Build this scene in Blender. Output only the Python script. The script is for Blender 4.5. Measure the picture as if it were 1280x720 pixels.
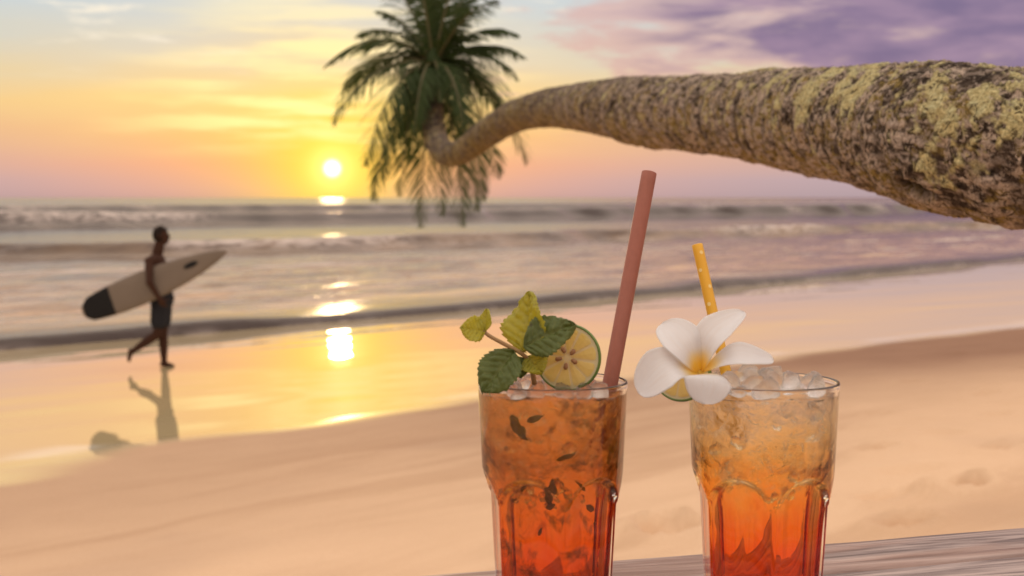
import bpy, bmesh, math, random
import numpy as np
from mathutils import Vector, Matrix, Quaternion
random.seed(7); rng = np.random.default_rng(11)
for o in list(bpy.data.objects): bpy.data.objects.remove(o)
SC = bpy.context.scene; COL = SC.collection

# ------------------------------------------------------------------ camera
H = 2.43                                  # camera height above the sea
F = 1778.0; PITCH = math.atan((360-247)/F)
cd = bpy.data.cameras.new('camera'); cam = bpy.data.objects.new('camera', cd); COL.objects.link(cam)
cam.location = (0, 0, H); cam.rotation_euler = (math.pi/2-PITCH, 0, 0)
cd.sensor_width = 36; cd.lens = F/1280*36; cd.clip_start = .02; cd.clip_end = 60000
cd.dof.use_dof = True; cd.dof.focus_distance = 1.05; cd.dof.aperture_fstop = 12.5
SC.camera = cam
# ------------------------------------------------------------------ render settings / exposure
SC.view_settings.view_transform = 'Standard'; SC.view_settings.look = 'None'
SC.view_settings.exposure = 0.1; SC.view_settings.gamma = 1; SC.view_settings.use_curve_mapping = False
cy = SC.cycles
cy.use_denoising = True; cy.max_bounces = 18; cy.transmission_bounces = 18; cy.glossy_bounces = 6
cy.diffuse_bounces = 12; cy.transparent_max_bounces = 12; cy.sample_clamp_indirect = 6; cy.sample_clamp_direct = 30
cy.blur_glossy = .6

# ------------------------------------------------------------------ node helpers
def lin(r, g, b):
    f = lambda c: (c/255/12.92) if c/255 <= .04045 else ((c/255+.055)/1.055)**2.4
    return (f(r), f(g), f(b), 1)
class NT:
    def __init__(s, tree): s.t = tree; tree.nodes.clear()
    def n(s, typ, _p=None, **kw):
        nd = s.t.nodes.new(typ)
        for k, v in (_p or {}).items(): setattr(nd, k, v)
        for k, v in kw.items():
            k = k.replace('_', ' ')
            s.put(nd.inputs[k], v)
        return nd
    def put(s, sock, v):
        if isinstance(v, bpy.types.NodeSocket): s.t.links.new(v, sock)
        elif isinstance(v, bpy.types.Node): s.t.links.new(v.outputs[0], sock)
        else: sock.default_value = v
    def m(s, op, a, b=0., c=None, clamp=False):
        nd = s.t.nodes.new('ShaderNodeMath'); nd.operation = op; nd.use_clamp = clamp
        s.put(nd.inputs[0], a); s.put(nd.inputs[1], b)
        if c is not None: s.put(nd.inputs[2], c)
        return nd.outputs[0]
    def ss(s, x, a, b, lo=0., hi=1.):
        nd = s.t.nodes.new('ShaderNodeMapRange'); nd.interpolation_type = 'SMOOTHSTEP'
        for i, v in enumerate((x, a, b, lo, hi)): s.put(nd.inputs[i], v)
        return nd.outputs[0]
    def mix(s, f, a, b, typ='MIX'):
        nd = s.t.nodes.new('ShaderNodeMix'); nd.data_type = 'RGBA'; nd.blend_type = typ
        s.put(nd.inputs[0], f); s.put(nd.inputs[6], a); s.put(nd.inputs[7], b)
        return nd.outputs[2]
    def ramp(s, f, stops, interp='LINEAR'):
        nd = s.t.nodes.new('ShaderNodeValToRGB'); cr = nd.color_ramp; cr.interpolation = interp
        while len(cr.elements) < len(stops): cr.elements.new(.5)
        for e, (p, c) in zip(cr.elements, stops): e.position = p; e.color = c if len(c) == 4 else (*c, 1)
        s.put(nd.inputs[0], f); return nd.outputs[0]
    def noise(s, vec, scale, detail=4, rough=.55, dist=0., out=0):
        nd = s.n('ShaderNodeTexNoise', Vector=vec, Scale=scale, Detail=detail, Roughness=rough, Distortion=dist)
        return nd.outputs[out]
    def vscale(s, vec, v):
        nd = s.t.nodes.new('ShaderNodeVectorMath'); nd.operation = 'MULTIPLY'
        s.put(nd.inputs[0], vec); nd.inputs[1].default_value = v; return nd.outputs[0]
    def bump(s, h, strength, dist, normal=None):
        nd = s.n('ShaderNodeBump', Height=h, Strength=strength, Distance=dist)
        if normal is not None: s.put(nd.inputs['Normal'], normal)
        return nd.outputs[0]
    def attr(s, name):
        nd = s.t.nodes.new('ShaderNodeAttribute'); nd.attribute_name = name; return nd.outputs['Fac']
    def obj(s): return s.n('ShaderNodeTexCoord').outputs['Object']
    def bsdf(s, **kw): return s.n('ShaderNodeBsdfPrincipled', **kw).outputs[0]
    def mixs(s, f, a, b):
        nd = s.t.nodes.new('ShaderNodeMixShader'); s.put(nd.inputs[0], f); s.put(nd.inputs[1], a); s.put(nd.inputs[2], b); return nd.outputs[0]
    def out(s, sh):
        o = s.t.nodes.new('ShaderNodeOutputMaterial'); s.put(o.inputs[0], sh)
def newmat(name):
    m = bpy.data.materials.new(name); m.use_nodes = True; return m, NT(m.node_tree)

# ------------------------------------------------------------------ world: sunset sky
SUN_AZ = math.atan((416-640)/F); SUN_EL = math.atan((247-211)/F)
sun_dir = Vector((math.sin(SUN_AZ)*math.cos(SUN_EL), math.cos(SUN_AZ)*math.cos(SUN_EL), math.sin(SUN_EL)))
W = bpy.data.worlds.new('World'); SC.world = W; W.use_nodes = True
def build_world():
    w = NT(W.node_tree)
    d = w.n('ShaderNodeTexCoord').outputs['Generated']
    sep = w.n('ShaderNodeSeparateXYZ', Vector=d).outputs
    DEG = 180/math.pi
    el = w.m('MULTIPLY', w.m('ARCSINE', sep[2]), DEG)
    az = w.m('MULTIPLY', w.m('ARCTAN2', sep[0], sep[1]), DEG)
    dt = w.t.nodes.new('ShaderNodeVectorMath'); dt.operation = 'DOT_PRODUCT'
    w.put(dt.inputs[0], d); dt.inputs[1].default_value = sun_dir
    ang = w.m('MULTIPLY', w.m('ARCCOSINE', w.m('MINIMUM', dt.outputs['Value'], 1.)), DEG)
    # warped elevation makes the layers uneven
    strat = w.vscale(d, (1, 1, 7))
    n0 = w.noise(strat, 5, 4, .5)
    elw = w.m('ADD', el, w.m('MULTIPLY', w.m('SUBTRACT', n0, .5), w.m('MULTIPLY', w.ss(el, 0, 5), 2.2)))
    fac = w.m('DIVIDE', w.m('POWER', w.m('MAXIMUM', w.m('DIVIDE', elw, 90.), 0), .5), 1.)
    P = lambda e: math.sqrt(e/90)
    warm = w.ramp(fac, [(0, lin(198, 160, 148)), (P(.35), lin(222, 170, 146)), (P(1.3), lin(246, 176, 126)), (P(2.4), lin(250, 198, 122)), (P(3.6), lin(250, 216, 140)),
                        (P(5), lin(238, 214, 172)), (P(6.6), lin(222, 214, 196)), (P(8), lin(206, 212, 212)), (P(16), lin(232, 200, 176)), (P(35), lin(240, 220, 200)), (1, lin(240, 230, 220))])
    cool = w.ramp(fac, [(0, lin(170, 152, 158)), (P(.7), lin(184, 164, 170)), (P(1.6), lin(208, 172, 160)), (P(2.6), lin(228, 184, 146)), (P(3.6), lin(238, 200, 142)),
                        (P(4.8), lin(224, 206, 168)), (P(6), lin(206, 208, 198)), (P(7.6), lin(194, 209, 216)), (P(16), lin(220, 196, 184)), (P(35), lin(238, 220, 204)), (1, lin(240, 230, 220))])
    daz = w.m('ABSOLUTE', w.m('SUBTRACT', az, SUN_AZ*DEG))
    warmth = w.m('POWER', 2.718, w.m('MULTIPLY', w.m('POWER', w.m('DIVIDE', daz, 10.5), 2.), -1.))
    col = w.mix(warmth, cool, warm)
    # yellow glow round the sun, wider above it
    g = w.m('POWER', 2.718, w.m('MULTIPLY', w.m('POWER', w.m('DIVIDE', ang, 2.9), 1.5), -1.))
    col = w.mix(w.m('MULTIPLY', g, .95), col, (1.15, .82, .06, 1))
    # bright streaks of thin lit cloud
    n1 = w.noise(w.vscale(d, (1, 1, 9)), 9, 5, .55)
    lit = w.m('MULTIPLY', w.ss(n1, .40, .64), w.m('MULTIPLY', w.ss(el, 1.3, 3.0), w.ss(ang, 11, 1.5)))
    col = w.mix(w.m('MULTIPLY', lit, .75), col, (1.36, 1.10, .46, 1))
    nb = w.noise(w.vscale(d, (1, 1, 6)), 16, 5, .6)
    pale = w.m('MULTIPLY', w.ss(nb, .55, .72), w.ss(el, 4, 7))
    col = w.mix(w.m('MULTIPLY', pale, .75), col, (1.0, .9, .72, 1))
    # pink wisps and the purple bank north of the sun
    n2 = w.noise(w.vscale(d, (1, 1, 5)), 10, 6, .54, .3)
    bias = w.m('MULTIPLY', w.ss(az, -2, 15), w.m('MULTIPLY', w.ss(el, 2.6, 5.2), w.ss(el, 24, 10)))
    dens = w.m('ADD', n2, w.m('MULTIPLY', bias, .38))
    wis = w.m('MULTIPLY', w.ss(az, -6, 1), w.m('MULTIPLY', w.ss(el, 2, 3.5), w.ss(az, 120, 60)))
    wisp = w.m('MULTIPLY', w.ss(dens, .53, .66), wis)
    col = w.mix(w.m('MULTIPLY', wisp, .7), col, lin(216, 172, 166))
    bank = w.m('MULTIPLY', w.ss(dens, .60, .84), w.m('MULTIPLY', wis, w.ss(az, 2, 8)))
    tone = w.ss(w.noise(w.vscale(d, (1, 1, 4)), 13, 5, .5, .3), .25, .8)
    col = w.mix(w.m('MULTIPLY', bank, .92), col, w.mix(tone, lin(108, 96, 138), lin(170, 142, 168)))
    # the high sky is brighter than the hazy band over the sea
    up = w.ss(el, 6, 40, .94, SKY_TOP)
    col = w.mix(1., col, w.n('ShaderNodeCombineColor', Red=up, Green=up, Blue=up).outputs[0], 'MULTIPLY')
    halo = w.m('POWER', 2.718, w.m('MULTIPLY', w.m('POWER', w.m('DIVIDE', ang, .85), 2.), -1.))
    col = w.mix(w.m('MULTIPLY', halo, .8), col, (1.5, 1.2, .34, 1))
    disc = w.ss(ang, .46, .14)
    col = w.mix(disc, col, (2.6, 2.4, 1.7, 1))
    bg = w.n('ShaderNodeBackground', Color=col, Strength=1.0).outputs[0]
    sky = w.n('ShaderNodeTexSky', {'sky_type': 'NISHITA', 'sun_disc': False, 'sun_elevation': SUN_EL, 'sun_rotation': SUN_AZ})
    bg2 = w.n('ShaderNodeBackground', Color=sky.outputs[0], Strength=.006).outputs[0]
    ad = w.t.nodes.new('ShaderNodeAddShader'); w.put(ad.inputs[0], bg); w.put(ad.inputs[1], bg2)
    o = w.t.nodes.new('ShaderNodeOutputWorld'); w.put(o.inputs[0], ad.outputs[0])
SKY_TOP = 1.55
build_world()
sl = bpy.data.lights.new('sun', 'SUN'); sl.energy = .25; sl.angle = math.radians(.9); sl.color = (1, .66, .32)
so = bpy.data.objects.new('sun', sl); COL.objects.link(so); so.rotation_euler = (-sun_dir).to_track_quat('-Z', 'Y').to_euler()

# ------------------------------------------------------------------ geometry helpers
CP, SP_ = math.cos(PITCH), math.sin(PITCH)
def ray(x, y):
    a, b = (x-640)/F, (360-y)/F
    return Vector((a, CP+b*SP_, b*CP-SP_))
def px(x, y, depth): return Vector((0, 0, H))+ray(x, y)*depth
def px_z(x, y, z):
    r = ray(x, y); return Vector((0, 0, H))+r*((z-H)/r.z)
def tag(o, label=None, cat=None, group=None, kind=None):
    for k, v in (('label', label), ('category', cat), ('group', group), ('kind', kind)):
        if v: o[k] = v
    return o
def link(name, me, mat=None, parent=None, smooth=True):
    if mat and not len(me.materials): me.materials.append(mat)
    if smooth: me.polygons.foreach_set('use_smooth', [True]*len(me.polygons))
    o = bpy.data.objects.new(name, me); COL.objects.link(o)
    if parent: o.parent = parent
    return o
def mesh(name, v, f, mat=None, parent=None, smooth=True, attrs=None):
    me = bpy.data.meshes.new(name)
    v = np.asarray(v, dtype=float)
    me.from_pydata(v.tolist() if len(v) < 5000 else list(map(tuple, v)), [], f); me.update()
    for k, a in (attrs or {}).items():
        at = me.attributes.new(k, 'FLOAT', 'POINT'); at.data.foreach_set('value', np.asarray(a, dtype=np.float32))
    return link(name, me, mat, parent, smooth)
def grid_mesh(name, V, mat=None, parent=None, attrs=None, wrap=False, flip=False):
    """V: (nu, nv, 3) array -> quad grid, built fast with numpy"""
    nu, nv = V.shape[:2]
    idx = np.arange(nu*nv).reshape(nu, nv)
    if wrap: nxt = np.roll(idx, -1, axis=1); a, b, c, d_ = idx[:-1], idx[1:], nxt[1:], nxt[:-1]
    else: a, b, c, d_ = idx[:-1, :-1], idx[1:, :-1], idx[1:, 1:], idx[:-1, 1:]
    q = np.stack([a, b, c, d_], -1).reshape(-1, 4)
    if flip: q = q[:, ::-1]
    me = bpy.data.meshes.new(name); n = len(q)
    me.vertices.add(nu*nv); me.vertices.foreach_set('co', V.reshape(-1).astype(np.float32))
    me.loops.add(n*4); me.loops.foreach_set('vertex_index', q.reshape(-1).astype(np.int32))
    me.polygons.add(n); me.polygons.foreach_set('loop_start', np.arange(0, n*4, 4, dtype=np.int32))
    me.update(); me.validate()
    for k, at in (attrs or {}).items():
        A = me.attributes.new(k, 'FLOAT', 'POINT'); A.data.foreach_set('value', np.asarray(at, dtype=np.float32).reshape(-1))
    return link(name, me, mat, parent)
def empty(name, loc):
    o = bpy.data.objects.new(name, None); COL.objects.link(o); o.location = loc; o.empty_display_size = .02; return o
def adopt(child, parent):            # parent and keep the place in the world
    child.parent = parent; child.matrix_parent_inverse = Matrix.Translation(-Vector(parent.location))
# numpy noise
def _h(i, j, k):
    n = (i*374761393+j*668265263+k*2147483647+1274126177) & 0xffffffff
    n = ((n ^ (n >> 13))*1274126177) & 0xffffffff
    n = ((n ^ (n >> 16))*2246822519) & 0xffffffff
    return ((n ^ (n >> 15)) & 0xffff)/65535.
def vn(x, y, z=0.):
    x, y, z = np.broadcast_arrays(np.asarray(x, float), np.asarray(y, float), np.asarray(z, float))
    i, j, k = (np.floor(c).astype(np.int64) for c in (x, y, z))
    u, v, w = x-i, y-j, z-k
    u, v, w = (c*c*c*(c*(c*6-15)+10) for c in (u, v, w))
    r = 0
    for a in (0, 1):
        for b in (0, 1):
            for c in (0, 1):
                r = r+_h(i+a, j+b, k+c)*(u if a else 1-u)*(v if b else 1-v)*(w if c else 1-w)
    return r*2-1
def fbm(x, y, z=0., o=4, g=.5):
    r, a, f = 0, 1, 1.
    for q in range(o): r = r+a*vn(np.asarray(x)*f+q*17.3, np.asarray(y)*f+q*9.1, np.asarray(z)*f+q*5.7); a *= g; f *= 2.03
    return r
def sst(x, a, b):
    t = np.clip((x-a)/(b-a), 0, 1); return t*t*(3-2*t)
def tube(points, radii, seg=10, cap=True):
    """verts/faces of a tapered tube along points"""
    pts = [Vector(p) for p in points]; V, Fc = [], []
    t0 = (pts[1]-pts[0]).normalized(); nrm = t0.orthogonal().normalized()
    for i, p in enumerate(pts):
        t = (pts[min(i+1, len(pts)-1)]-pts[max(i-1, 0)]).normalized()
        nrm = (nrm-t*nrm.dot(t)).normalized(); bi = t.cross(nrm)
        for k in range(seg):
            a = 2*math.pi*k/seg; V.append(p+(nrm*math.cos(a)+bi*math.sin(a))*radii[i])
    for i in range(len(pts)-1):
        for k in range(seg):
            Fc.append((i*seg+k, i*seg+(k+1) % seg, (i+1)*seg+(k+1) % seg, (i+1)*seg+k))
    if cap: Fc.append(tuple(range(seg))[::-1]); Fc.append(tuple((len(pts)-1)*seg+k for k in range(seg)))
    return V, Fc
def catmull(P, n):
    P = [np.asarray(p, float) for p in P]; P = [2*P[0]-P[1]]+P+[2*P[-1]-P[-2]]; out = []
    for i in range(1, len(P)-2):
        for k in range(n):
            t = k/n
            out.append(.5*((2*P[i])+(-P[i-1]+P[i+1])*t+(2*P[i-1]-5*P[i]+4*P[i+1]-P[i+2])*t*t+(-P[i-1]+3*P[i]-3*P[i+1]+P[i+2])*t**3))
    out.append(P[-2]); return np.array(out)

# ------------------------------------------------------------------ beach and sea: s runs out to sea, t along the shore
SH = math.radians(45); U = np.array([math.cos(SH), math.sin(SH)]); NV = np.array([-math.sin(SH), math.cos(SH)])
def st(p): return float(p[0]*NV[0]+p[1]*NV[1]), float(p[0]*U[0]+p[1]*U[1])
shore_pts = [st(px_z(x, y, 0)) for x, y in ((-200, 458), (0, 441), (300, 406), (560, 389), (700, 378), (860, 365), (1000, 353), (1280, 323))]
_ts = np.array([p[1] for p in shore_pts]); _ss = np.array([p[0] for p in shore_pts])
_pf = np.polyfit(_ts, _ss, 2)
def sshore(t):
    tc = np.clip(t, _ts[0]-6, _ts[-1]+20); return np.polyval(_pf, tc)
BEACH = .055
def beach_z(s, t):
    d = s-sshore(t)
    return -BEACH*d+.018*np.logaddexp(0, -(d+11.5)*2)/2
def hit(x, y):
    r = np.array(ray(x, y)); k = 3.
    while k < 300:
        p = np.array([0, 0, H])+r*k; s, t = st(p)
        if p[2] < beach_z(s, t): return Vector(p)
        k *= 1.0008
    return Vector(p)
wet_pts = [st(hit(x, y)) for x, y in ((-150, 618), (0, 600), (100, 578), (190, 560), (300, 545), (420, 530), (600, 503), (820, 470), (1030, 440), (1150, 424), (1280, 410))]
_wt = np.array([p[1] for p in wet_pts]); _ws = np.array([p[0] for p in wet_pts])
def swet(t):
    return np.interp(t, _wt, _ws)

def beach():
    s = np.concatenate([np.arange(-14, 2, .3), np.arange(2, 10.5, .045), np.arange(10.5, 27, .06), np.arange(27, 60, 2.)])
    t = np.concatenate([np.arange(-60, -2, 1.5), np.arange(-2, 14, .05), np.arange(14, 34, .09), np.arange(34, 60, .25), np.arange(60, 260, 5.)])
    S, T = np.meshgrid(s, t, indexing='ij')
    d = S-swet(T)+fbm(S*.45, T*.3, 3, 3)*.22+.15*fbm(S*1.5, T*1.1, 8, 2)
    wet = sst(d, -.35, .25)
    damp_shade = sst(d/(1+np.clip(T, 0, 40)*.05), -4.2, -.2)
    damp_shade = np.minimum(1, damp_shade*(.5+.9*sst(T, 6, 17)))  # damp tone deepened to the right, painting in the weaker light there
    dry = 1-sst(d, -3, .6)
    Z = beach_z(S, T)
    Z = Z+dry*(.028*fbm(S*.5+3, T*.35, 0, 3)+.014*fbm(S*1.8, T*1.2, 5, 3))
    for q in range(150):                                   # shallow trodden hollows
        s0, t0 = rng.uniform(-1, 7), rng.uniform(5.5, 18)
        if s0 > float(swet(t0))-1.6: continue
        r1, r2 = rng.uniform(.09, .2), rng.uniform(.05, .09); a = rng.uniform(0, 3.14); dep = rng.uniform(.01, .034)
        m = (abs(S-s0) < .6) & (abs(T-t0) < .6)
        ds, dt_ = S[m]-s0, T[m]-t0; e = ((ds*math.cos(a)+dt_*math.sin(a))/r1)**2+((dt_*math.cos(a)-ds*math.sin(a))/r2)**2
        Z[m] += dep*(-1.3*np.exp(-e)+.6*np.exp(-(np.sqrt(e)-1.5)**2*3))
    for (x, y, dep) in ((800, 664, .11), (835, 668, .09), (1205, 606, .13), (1190, 604, .08), (1095, 563, .08), (1130, 645, .08), (1100, 618, .06), (1250, 560, .07)):
        s0, t0 = st(hit(x, y)); m = (abs(S-s0) < .6) & (abs(T-t0) < .6)
        e = ((S[m]-s0)/.07)**2+((T[m]-t0)/.13)**2
        Z[m] += dep*(-1.2*np.exp(-e)+.5*np.exp(-(np.sqrt(e)-1.6)**2*3))
    foam_glint = np.exp(-((d-.38)/.22)**2)*sst(fbm(S*1.1+3, T*.7, 4, 3), -.1, .35)*.85  # white band stands in for bright reflections on the water film's edge
    Z += wet*.002*fbm(S*.8, T*.5, 4, 2)
    X = S*NV[0]+T*U[0]; Y = S*NV[1]+T*U[1]
    m, w = newmat('beach_sand')
    co = w.obj(); wt = w.attr('wet'); dm = w.attr('damp_shade')
    fine = w.noise(co, 260, 3, .7); mid = w.noise(co, 2.2, 4, .55)
    lay = w.noise(w.vscale(co, (1, 1, 1)), .55, 3, .5)
    dryc = w.mix(mid, (.60, .385, .235, 1), (.72, .485, .31, 1))
    dryc = w.mix(w.ss(fine, .3, .75), dryc, (.78, .56, .38, 1))
    dryc = w.mix(w.m('MULTIPLY', w.ss(lay, .5, .7), .35), dryc, (.42, .28, .2, 1))
    damp_shade_c = w.mix(mid, (.24, .132, .085, 1), (.31, .178, .115, 1))
    rotc = w.n('ShaderNodeMapping', Vector=co, Rotation=(0, 0, -SH)).outputs[0]
    stk = w.noise(w.vscale(rotc, (.22, 1.5, 1)), 1., 5, .6, .5)
    dryc = w.mix(w.m('MULTIPLY', w.ss(stk, .48, .66), .45), dryc, (.47, .285, .17, 1))
    base = w.mix(dm, dryc, damp_shade_c)
    base = w.mix(wt, base, (.64, .50, .28, 1))  # lighter than wet sand, standing in for the bright sky reflection
    base = w.mix(w.attr('foam_glint'), base, (.82, .78, .7, 1))
    rough = w.m('ADD', w.m('MULTIPLY', wt, -.68), w.m('ADD', .92, w.m('MULTIPLY', dm, -.05)))
    h1 = w.m('MULTIPLY', fine, w.m('SUBTRACT', 1, wt))
    nb = w.bump(h1, .35, .004)
    nb = w.bump(w.noise(co, 18, 4, .6), w.m('MULTIPLY', w.m('SUBTRACT', 1, wt), .5), .02, nb)
    cn = w.bump(w.noise(w.vscale(co, (1, 1, 1)), 1.6, 3, .5), .014, .02)
    w.out(w.bsdf(Base_Color=base, Roughness=rough, Normal=nb, IOR=1.33, Coat_Weight=wt, Coat_Roughness=.01, Specular_IOR_Level=w.m('SUBTRACT', .25, w.m('MULTIPLY', wt, .25)), Coat_IOR=1.5, Coat_Normal=cn))
    o = grid_mesh('sand_beach', np.stack([X, Y, Z], -1), m, None, {'wet': wet, 'damp_shade': damp_shade, 'foam_glint': foam_glint})
    tag(o, kind='structure', label='pale sand beach sloping down to a wet mirror strip by the sea')
beach()

def sea():
    lg = [0.]
    step = .09
    while lg[-1] < 26000:
        lg.append(lg[-1]+step); step = max(.09, lg[-1]*(.0038 if lg[-1] < 260 else .03))
    dd = np.array(lg)-.6                                    # distance out from the water line
    k = np.concatenate([np.linspace(-2.5, .25, 40, endpoint=False), np.linspace(.25, 2.9, 620), np.linspace(2.95, 9, 50)])
    D, K = np.meshgrid(dd, k, indexing='ij')
    T = K*(D+24); S = D+sshore(T)
    Z = np.zeros_like(D)
    lip = .17+.05*vn(T*.35, 1.)
    Z += lip*sst(D, -.12, .22)*(1-.75*sst(D, .4, 3.))-.25*(1-sst(D, -.5, .05))
    foam_glint = .3*np.exp(-((D+.1)/.12)**2)*sst(vn(T*.8, 3.), -.2, .6)
    def ridge(s0, amp, wf, wb, mea, seed, lo=.55):
        nonlocal Z, foam_glint
        sc = s0+mea*vn(T/(s0*.45)+seed, seed*.7)+.12*mea*vn(T/4.+seed, 3)
        a = amp*(lo+(1-lo)*sst(vn(T/(s0*.5)+seed*3, 5.), -.6, .4))
        x = S-sc
        f = np.where(x < 0, np.exp(-(x/wf)**2), np.exp(-(x/wb)**2))
        Z += a*f
        brk = sst(vn(T/(s0*.35)+seed*5, 11.)+.35*vn(T/5+seed, S/3), .18, .5)
        foam_glint = np.maximum(foam_glint, brk*np.exp(-((x+wf*.25)/(wf*.7))**2)*.9)
    ridge(30, .06, .7, 3.5, 2.5, 1.3, .0); ridge(40, .08, .8, 4, 3., 8.1, .0)
    ridge(54, .62, .85, 6, 4., 2.4); ridge(62, .16, 2.5, 7, 4., 6.4)
    ridge(108, 1.5, 1.9, 10, 6., 3.5, .7); ridge(140, .5, 3., 12, 8., 4.6); ridge(190, 1.3, 3., 16, 9., 5.7); ridge(270, .9, 4.5, 22, 12, 9.2)
    for s0 in (380, 520, 720, 1000): ridge(s0, .8, s0*.018, s0*.07, s0*.04, s0*.013)
    near = np.exp(-((D-8)/20)**2)
    chop = fbm(S*.55, T*.28, 1., 4, .55)
    fade = 1/(1+(D/140)**2)
    Z += sst(D, .2, 2.)*(.02*near+.035*sst(D, 4, 20)*fade)*chop+.042*near*sst(D, 1.5, 6)*fbm(S*1.5, T*.5, 9., 4, .6)
    foam_glint = np.maximum(foam_glint, .45*near*sst(fbm(S*.9, T*.25, 6., 4), .25, .7)*sst(D, .3, 1.5))
    X = S*NV[0]+T*U[0]; Y = S*NV[1]+T*U[1]
    m, w = newmat('sea_water')
    co = w.obj(); fo = w.attr('foam_glint')
    rot = w.n('ShaderNodeMapping', Vector=co, Rotation=(0, 0, -SH)).outputs[0]
    str_ = w.vscale(rot, (.35, 1, 1))
    n1 = w.noise(str_, 1.1, 5, .62, .4); n2 = w.noise(str_, .12, 4, .6, .3); n3 = w.noise(rot, 6, 3, .6)
    hh = w.m('ADD', w.m('MULTIPLY', n1, .22), w.m('ADD', w.m('MULTIPLY', n2, 1.1), w.m('MULTIPLY', n3, .03)))
    nb = w.bump(hh, .24, 1.0)
    fb = w.m('MULTIPLY', fo, w.ss(w.noise(str_, 3, 4, .65), .35, .6))
    base = w.mix(w.attr('shallow'), (.034, .016, .011, 1), w.mix(w.ss(w.noise(str_, .7, 5, .65), .35, .65), (.13, .068, .04, 1), (.50, .31, .17, 1)))
    base = w.mix(fb, base, (.62, .52, .47, 1))
    w.out(w.bsdf(Base_Color=base, Roughness=w.m('ADD', .18, w.m('MULTIPLY', fb, .5)), IOR=1.33, Normal=nb))
    o = grid_mesh('sea', np.stack([X, Y, Z], -1), m, None, {'foam_glint': np.clip(foam_glint, 0, 1), 'shallow': np.exp(-(np.clip(D, 0, None)/24)**2)*sst(D, .7, 4.)})  # sandy tint held back at the waterline, painting its lip's shade darker
    tag(o, kind='structure', label='sunset sea with low rows of breaking waves')
sea()

# ------------------------------------------------------------------ wooden table
TZ = H-.264
m_wood, w = newmat('weathered_wood')
co = w.obj(); inf = w.n('ShaderNodeObjectInfo').outputs['Random']
off = w.n('ShaderNodeVectorMath', {'operation': 'ADD'}); w.put(off.inputs[0], co)
w.put(off.inputs[1], w.n('ShaderNodeCombineXYZ', X=w.m('MULTIPLY', inf, 37.), Y=w.m('MULTIPLY', inf, 11.), Z=inf).outputs[0])
gv = w.vscale(off.outputs[0], (4.5, 70, 30))
g1 = w.noise(gv, 1, 6, .62, 1.2); g2 = w.noise(w.vscale(off.outputs[0], (2, 14, 14)), 1, 4, .6, .6)
bc = w.ramp(g1, [(.3, (.05, .035, .032)), (.44, (.17, .125, .12)), (.56, (.36, .28, .265)), (.72, (.52, .41, .38))])
bc = w.mix(w.m('MULTIPLY', w.ss(g2, .52, .66), .45), bc, (.34, .17, .115, 1))
w.out(w.bsdf(Base_Color=bc, Roughness=w.m('ADD', .34, w.m('MULTIPLY', g1, .3)), Normal=w.bump(g1, .55, .003)))
def table():
    a, b = px_z(480, 720, TZ), px_z(1280, 656, TZ)
    ux = (b-a).normalized(); ang = math.atan2(ux.y, ux.x)
    mid = a+ux*.36
    root = empty('wooden_table', (0, 0, 0)); root.location = (mid.x, mid.y, TZ); root.rotation_euler = (0, 0, ang)
    tag(root, 'weathered reddish grey plank table holding both iced drinks', 'table')
    L, pw, n = 1.7, .074, 10
    for i in range(n):
        nx, ny = 120, 14
        X, Y = np.meshgrid(np.linspace(-L/2, L/2, nx), np.linspace(-pw/2+.0015, pw/2-.0015, ny), indexing='ij')
        wob = .0022*vn(X*5, i*3.1)*(Y/(pw/2))
        ed = (abs(Y)/(pw/2))
        Zt = -.004*np.clip(ed-.8, 0, 1)**2*20+.0011*fbm(X*6, Y*90, i*2.2, 3)-.0014
        top = np.stack([X, Y+wob, Zt], -1)
        bot = np.stack([X, Y+wob, Zt*0-.034], -1)
        Vv = np.concatenate([top, bot[:, ::-1]], 1)
        o = grid_mesh('plank', Vv, m_wood, root, wrap=True, flip=False)
        me = o.data; bm = bmesh.new(); bm.from_mesh(me)
        bmesh.ops.holes_fill(bm, edges=[e for e in bm.edges if e.is_boundary]); bmesh.ops.recalc_face_normals(bm, faces=bm.faces); bm.to_mesh(me); bm.free()
        o.location = (rng.uniform(-.01, .01), -pw*(i+.5)-.0045*i, rng.uniform(-.0008, .0008))
    dep = n*(pw+.0045)
    def boxm(name, x0, x1, y0, y1, z0, z1):
        bm = bmesh.new(); bmesh.ops.create_cube(bm, size=1)
        for v in bm.verts: v.co = ((x0+x1)/2+v.co.x*(x1-x0), (y0+y1)/2+v.co.y*(y1-y0), (z0+z1)/2+v.co.z*(z1-z0))
        bmesh.ops.bevel(bm, geom=bm.edges[:], offset=.004, segments=2, affect='EDGES')
        me = bpy.data.meshes.new(name); bm.to_mesh(me); bm.free(); return link(name, me, m_wood, root, False)
    for yy in (-.06, -dep+.06): boxm('rail', -L/2+.1, L/2-.1, yy-.018, yy+.018, -.115, -.0355)
    for xx in (-L/2+.13, L/2-.13):
        for yy in (-.06, -dep+.06):
            p = root.matrix_basis @ Vector((xx, yy + (.0 if yy > -.3 else .0), 0))
            s, t = st(p); gz = float(beach_z(s, t))
            boxm('leg', xx-.03, xx+.03, yy-.052 if yy > -.3 else yy+.0185, yy-.0185 if yy > -.3 else yy+.055, gz-TZ-.06, -.0355)
table()

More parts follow.
